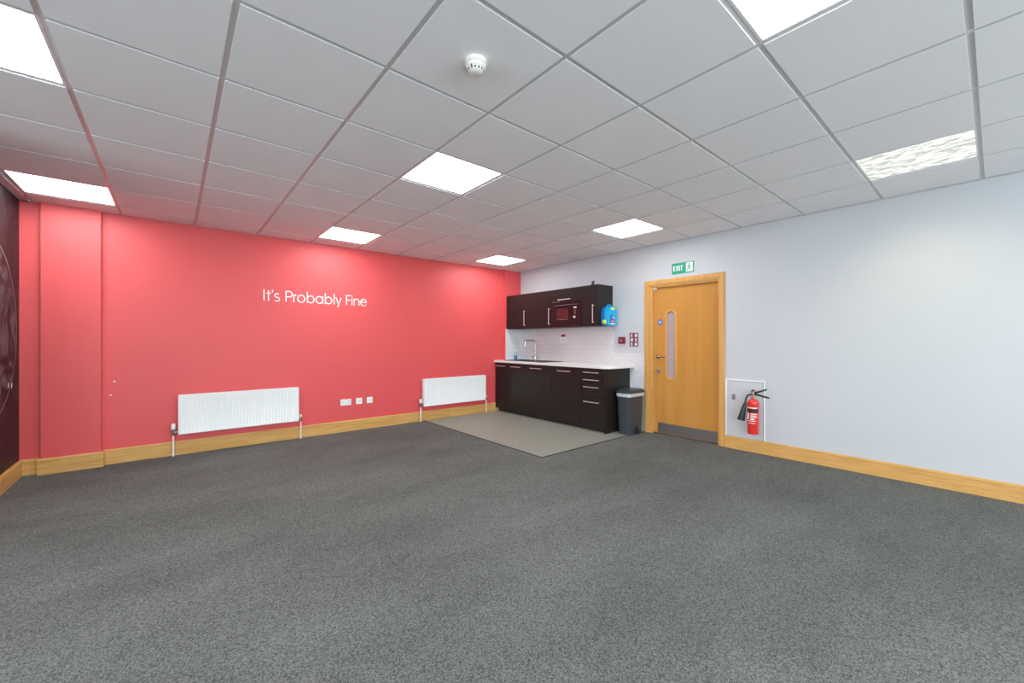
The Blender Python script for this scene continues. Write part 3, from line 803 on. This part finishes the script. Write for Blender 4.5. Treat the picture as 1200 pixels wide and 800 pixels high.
# socket and red switch label on the tiles
t = thing('fused_switch', 'white switch plate with a red label on the tiles under the microwave', 'switch', (XR-.010, 4.672, CAMZ+.035), WR)
obj('face_plate', bx(-.072, .072, -.010, 0, -.040, .036), 'white_plastic', t, bevel=.003)
obj('label_strip', bx(-.046, .046, -.004, 0, .046, .082), 'dark_red', t)
for x in (-.038, 0, .038): obj('rocker', bx(x-.007, x+.007, -.013, -.010, -.018, .006), 'grey_metal', t)

# fire alarm call point
t = thing('call_point', 'small dark red square fire alarm call point on the pale wall', 'alarm call point', (XR, 3.505, CAMZ+.016), WR)
obj('housing', bx(-.050, .050, -.040, 0, -.050, .050), 'dark_red', t, bevel=.005)
b = bx(-.026, .026, -.0415, -.0395, -.026, .026)
g = obj('glass_panel', b, 'maroon', t)
b = new(); ribbon(b, [(-.012, -.008), (0, .010), (.012, -.008)], .004, -.0424, -.0410); box(b, -.012, .012, -.0424, -.0410, -.018, -.014)
obj('symbol', b, 'sign_white', g)

# maroon notice with six pictograms
t = thing('safety_notice', 'maroon notice with six white pictograms left of the beech door frame', 'sign', (XR, 3.316, CAMZ+.026), WR)
obj('board', bx(-.069, .069, -.004, 0, -.098, .098), 'maroon', t)
for r0, z in enumerate((.062, 0, -.062)):
    for c0, x in enumerate((-.034, .034)):
        b = new()
        if (r0+c0) % 2:
            ribbon(b, [(x-.014, z-.022), (x-.008, z+.016), (x+.014, z+.016), (x+.012, z-.022)], .009, -.006, -.004)
            box(b, x-.005, x+.006, -.006, -.004, z-.020, z+.004)
        else:
            lathe(b, [(.007, -.004), (.007, -.006)], (x, 0, z+.018), 12, 'y')
            ribbon(b, [(x-.018, z+.004), (x, z+.008), (x+.016, z-.004)], .006, -.006, -.004)
            ribbon(b, [(x, z+.008), (x-.004, z-.008), (x-.014, z-.024)], .008, -.006, -.004); ribbon(b, [(x-.004, z-.008), (x+.012, z-.024)], .007, -.006, -.004)
        obj('pictogram', b, 'sign_white', t)

# exit sign
t = thing('exit_sign', 'green EXIT sign with running figure above the beech door', 'sign', (XR, 2.594, CAMZ+.950), WR)
t.rotation_euler = (0, 0, WR)
obj('board', bx(-.146, .146, -.006, 0, -.070, .070), 'green', t)
b = new(); lettering(b, 'EXIT', -.128, -.030, .062, .0105, -.0085, -.006, 0.92)
obj('lettering', b, 'sign_white', t)
pic = obj('pictogram_panel', bx(.046, .132, -.0085, -.006, -.056, .060), 'sign_white', t)
b = lathe(new(), [(.010, -.0085), (.010, -.0105)], (.092, 0, .040), 14, 'y')
ribbon(b, [(.090, .026), (.082, -.006)], .016, -.0105, -.0085)
ribbon(b, [(.088, .022), (.068, .014), (.060, .000)], .007, -.0105, -.0085); ribbon(b, [(.090, .020), (.106, .006), (.118, .014)], .007, -.0105, -.0085)
ribbon(b, [(.083, -.004), (.072, -.026), (.054, -.032)], .010, -.0105, -.0085); ribbon(b, [(.083, -.004), (.104, -.018), (.104, -.046)], .010, -.0105, -.0085)
obj('running_figure', b, 'green', pic)

# ================================================================== BIN
def taper(bm, prof, n=5):
    """prof: (half x, half y, corner radius, z)"""
    rings = []
    for hx_, hy_, r, z in prof:
        rings.append([bm.verts.new((x, y, z)) for x, y in rrect(0, 0, hx_, hy_, r, n)])
    for a, c in zip(rings, rings[1:]):
        k = len(a)
        for i in range(k): bm.faces.new((a[i], a[(i+1) % k], c[(i+1) % k], c[i]))
    bm.faces.new(rings[0][::-1]); bm.faces.new(rings[-1])
    return bm
t = thing('pedal_bin', 'tall dark grey plastic pedal bin with liner showing, between the drawers and door', 'bin', (4.800, 3.215, 0.004))
obj('bin_body', taper(new(), [(.150, .090, .035, 0), (.152, .092, .035, .03), (.172, .106, .04, .520), (.174, .108, .04, .535)]), 'bin', t, smooth=True)
obj('bin_liner', taper(new(), [(.177, .111, .04, .505), (.181, .115, .04, .520), (.180, .114, .04, .548), (.176, .110, .04, .560)]), 'bag', t, smooth=True)
b = taper(new(), [(.186, .119, .045, .552), (.190, .122, .045, .560), (.189, .121, .045, .578), (.172, .108, .045, .596), (.120, .075, .045, .607), (.04, .03, .02, .611)])
obj('lid', b, 'bin_lid', t, smooth=True)
b = tube(new(), [(-.060, -.094, .018)]+[(-.060*math.cos(a), -.0955-.010*math.sin(a)*0, .018+.085*math.sin(a)) for a in [PI*i/10 for i in range(1, 10)]]+[(.060, -.094, .018)], .006, 8)
obj('pedal_surround', b, 'black', t)
pts = [(-.052+0, .02)]+[(-.052*math.cos(a), .02+.072*math.sin(a)) for a in [PI*i/10 for i in range(0, 11)]][1:]
b = plate(new(), pts, (), -.0935, -.0985)
obj('pedal_recess', b, 'black', t)
obj('pedal', bx(-.040, .040, -.128, -.085, .012, .024), 'black', t, bevel=.004)

# ================================================================== ACCESS PANEL AND EXTINGUISHER
t = thing('access_panel', 'white framed access panel low on the pale wall behind the extinguisher', 'access panel', (XR, 1.857, 0.142), WR)
hw, ph = .210, .668
obj('panel_door', bx(-hw+.018, hw-.018, -.010, 0, .004, ph-.018), 'white_wall', t)
b = bx(-hw, -hw+.018, -.014, 0, 0.002, ph); box(b, hw-.012, hw, -.016, 0, 0.002, ph); box(b, -hw+.018, hw-.012, -.014, 0, ph-.014, ph)
obj('frame', b, 'white_plastic', t, bevel=.003)
b = bx(-.132, -.098, -.018, -.010, CAMZ-.142-.680, CAMZ-.142-.612); box(b, -.128, -.102, -.024, -.018, CAMZ-.142-.655, CAMZ-.142-.635)
obj('latch', b, 'grey_metal', t, bevel=.002)

t = thing('fire_extinguisher', 'red CO2 fire extinguisher with black horn hung low on the pale wall', 'fire extinguisher', (XR-.095, 1.735, CAMZ-1.030), WR)
R_ = .0565
prof = [(.040, 0), (.052, .004), (R_, .016), (R_, .330)]+[(R_*math.cos(a)+(.016-.0)*math.sin(a)*1.0, .330+.060*math.sin(a)) for a in [PI/2*i/7 for i in range(1, 8)]]+[(.016, .420)]
obj('cylinder', lathe(new(), prof, n=36), 'red', t, smooth=True)
b = lathe(new(), [(.017, .405), (.017, .425), (.013, .428), (.013, .445), (.018, .447), (.018, .468), (.012, .475)], n=20)
v = obj('valve', b, 'brass', t, smooth=True)
b = tube(new(), bend([(-.020, 0, .462), (.020, 0, .455), (.075, 0, .470), (.135, 0, .498)], .012, 4), [.008]*13+[.007], 10) if False else tube(new(), [(-.020, 0, .466), (.020, 0, .462), (.075, 0, .482), (.135, 0, .508)], [.011, .011, .010, .008], 10)
obj('squeeze_lever', b, 'black', v, smooth=True)
b = tube(new(), [(-.010, 0, .446), (.040, 0, .443), (.100, 0, .428), (.160, 0, .418)], [.010, .011, .010, .008], 10)
obj('carry_handle', b, 'black', v, smooth=True)
obj('safety_pin', lathe(new(), [(.010, -.022), (.010, .022)], (0, 0, .486), 12, 'y'), 'dark_red', v)
b = tube(new(), bend([(0, -.008, .437), (-.040, -.020, .440), (-.062, -.030, .400), (-.070, -.036, .330)], .02, 5), .009, 12)
hs = obj('hose', b, 'black', t, smooth=True)
b = tube(new(), [(-.064, -.034, .350), (-.070, -.036, .330), (-.078, -.040, .300), (-.108, -.044, .150)], [.012, .017, .021, .038], 20)
obj('horn', b, 'black', t, smooth=True)
def band(z0, z1, a0, a1, r=R_+.0006, n=14):
    bm = new(); A = [math.radians(a0+(a1-a0)*i/n) for i in range(n+1)]
    q = [[bm.verts.new((r*math.cos(a), r*math.sin(a), z)) for a in A] for z in (z0, z1)]
    q2 = [[bm.verts.new(((r-.0012)*math.cos(a), (r-.0012)*math.sin(a), z)) for a in A] for z in (z0, z1)]
    for i in range(n):
        bm.faces.new((q[0][i], q[0][i+1], q[1][i+1], q[1][i])); bm.faces.new((q2[0][i], q2[1][i], q2[1][i+1], q2[0][i+1]))
        bm.faces.new((q[1][i], q[1][i+1], q2[1][i+1], q2[1][i])); bm.faces.new((q[0][i], q2[0][i], q2[0][i+1], q[0][i+1]))
    return bm
lb = obj('black_label', band(.245, .285, 205, 345), 'black', t)
lb['label'] = 'black band on the cylinder'
obj('white_label', band(.292, .302, 215, 330), 'sign_white', t)
for z0, z1, a0, a1 in ((.170, .238, 215, 245), (.226, .234, 262, 330), (.206, .214, 262, 320), (.190, .197, 262, 330), (.165, .180, 262, 300), (.150, .156, 225, 320), (.125, .130, 235, 310)):
    obj('white_label', band(z0, z1, a0, a1), 'sign_white', t)
b = bx(-.020, .020, .040, .078, .300, .380); box(b, -.040, .040, .046, .060, .310, .330)
obj('wall_hook', b, 'grey_metal', t)
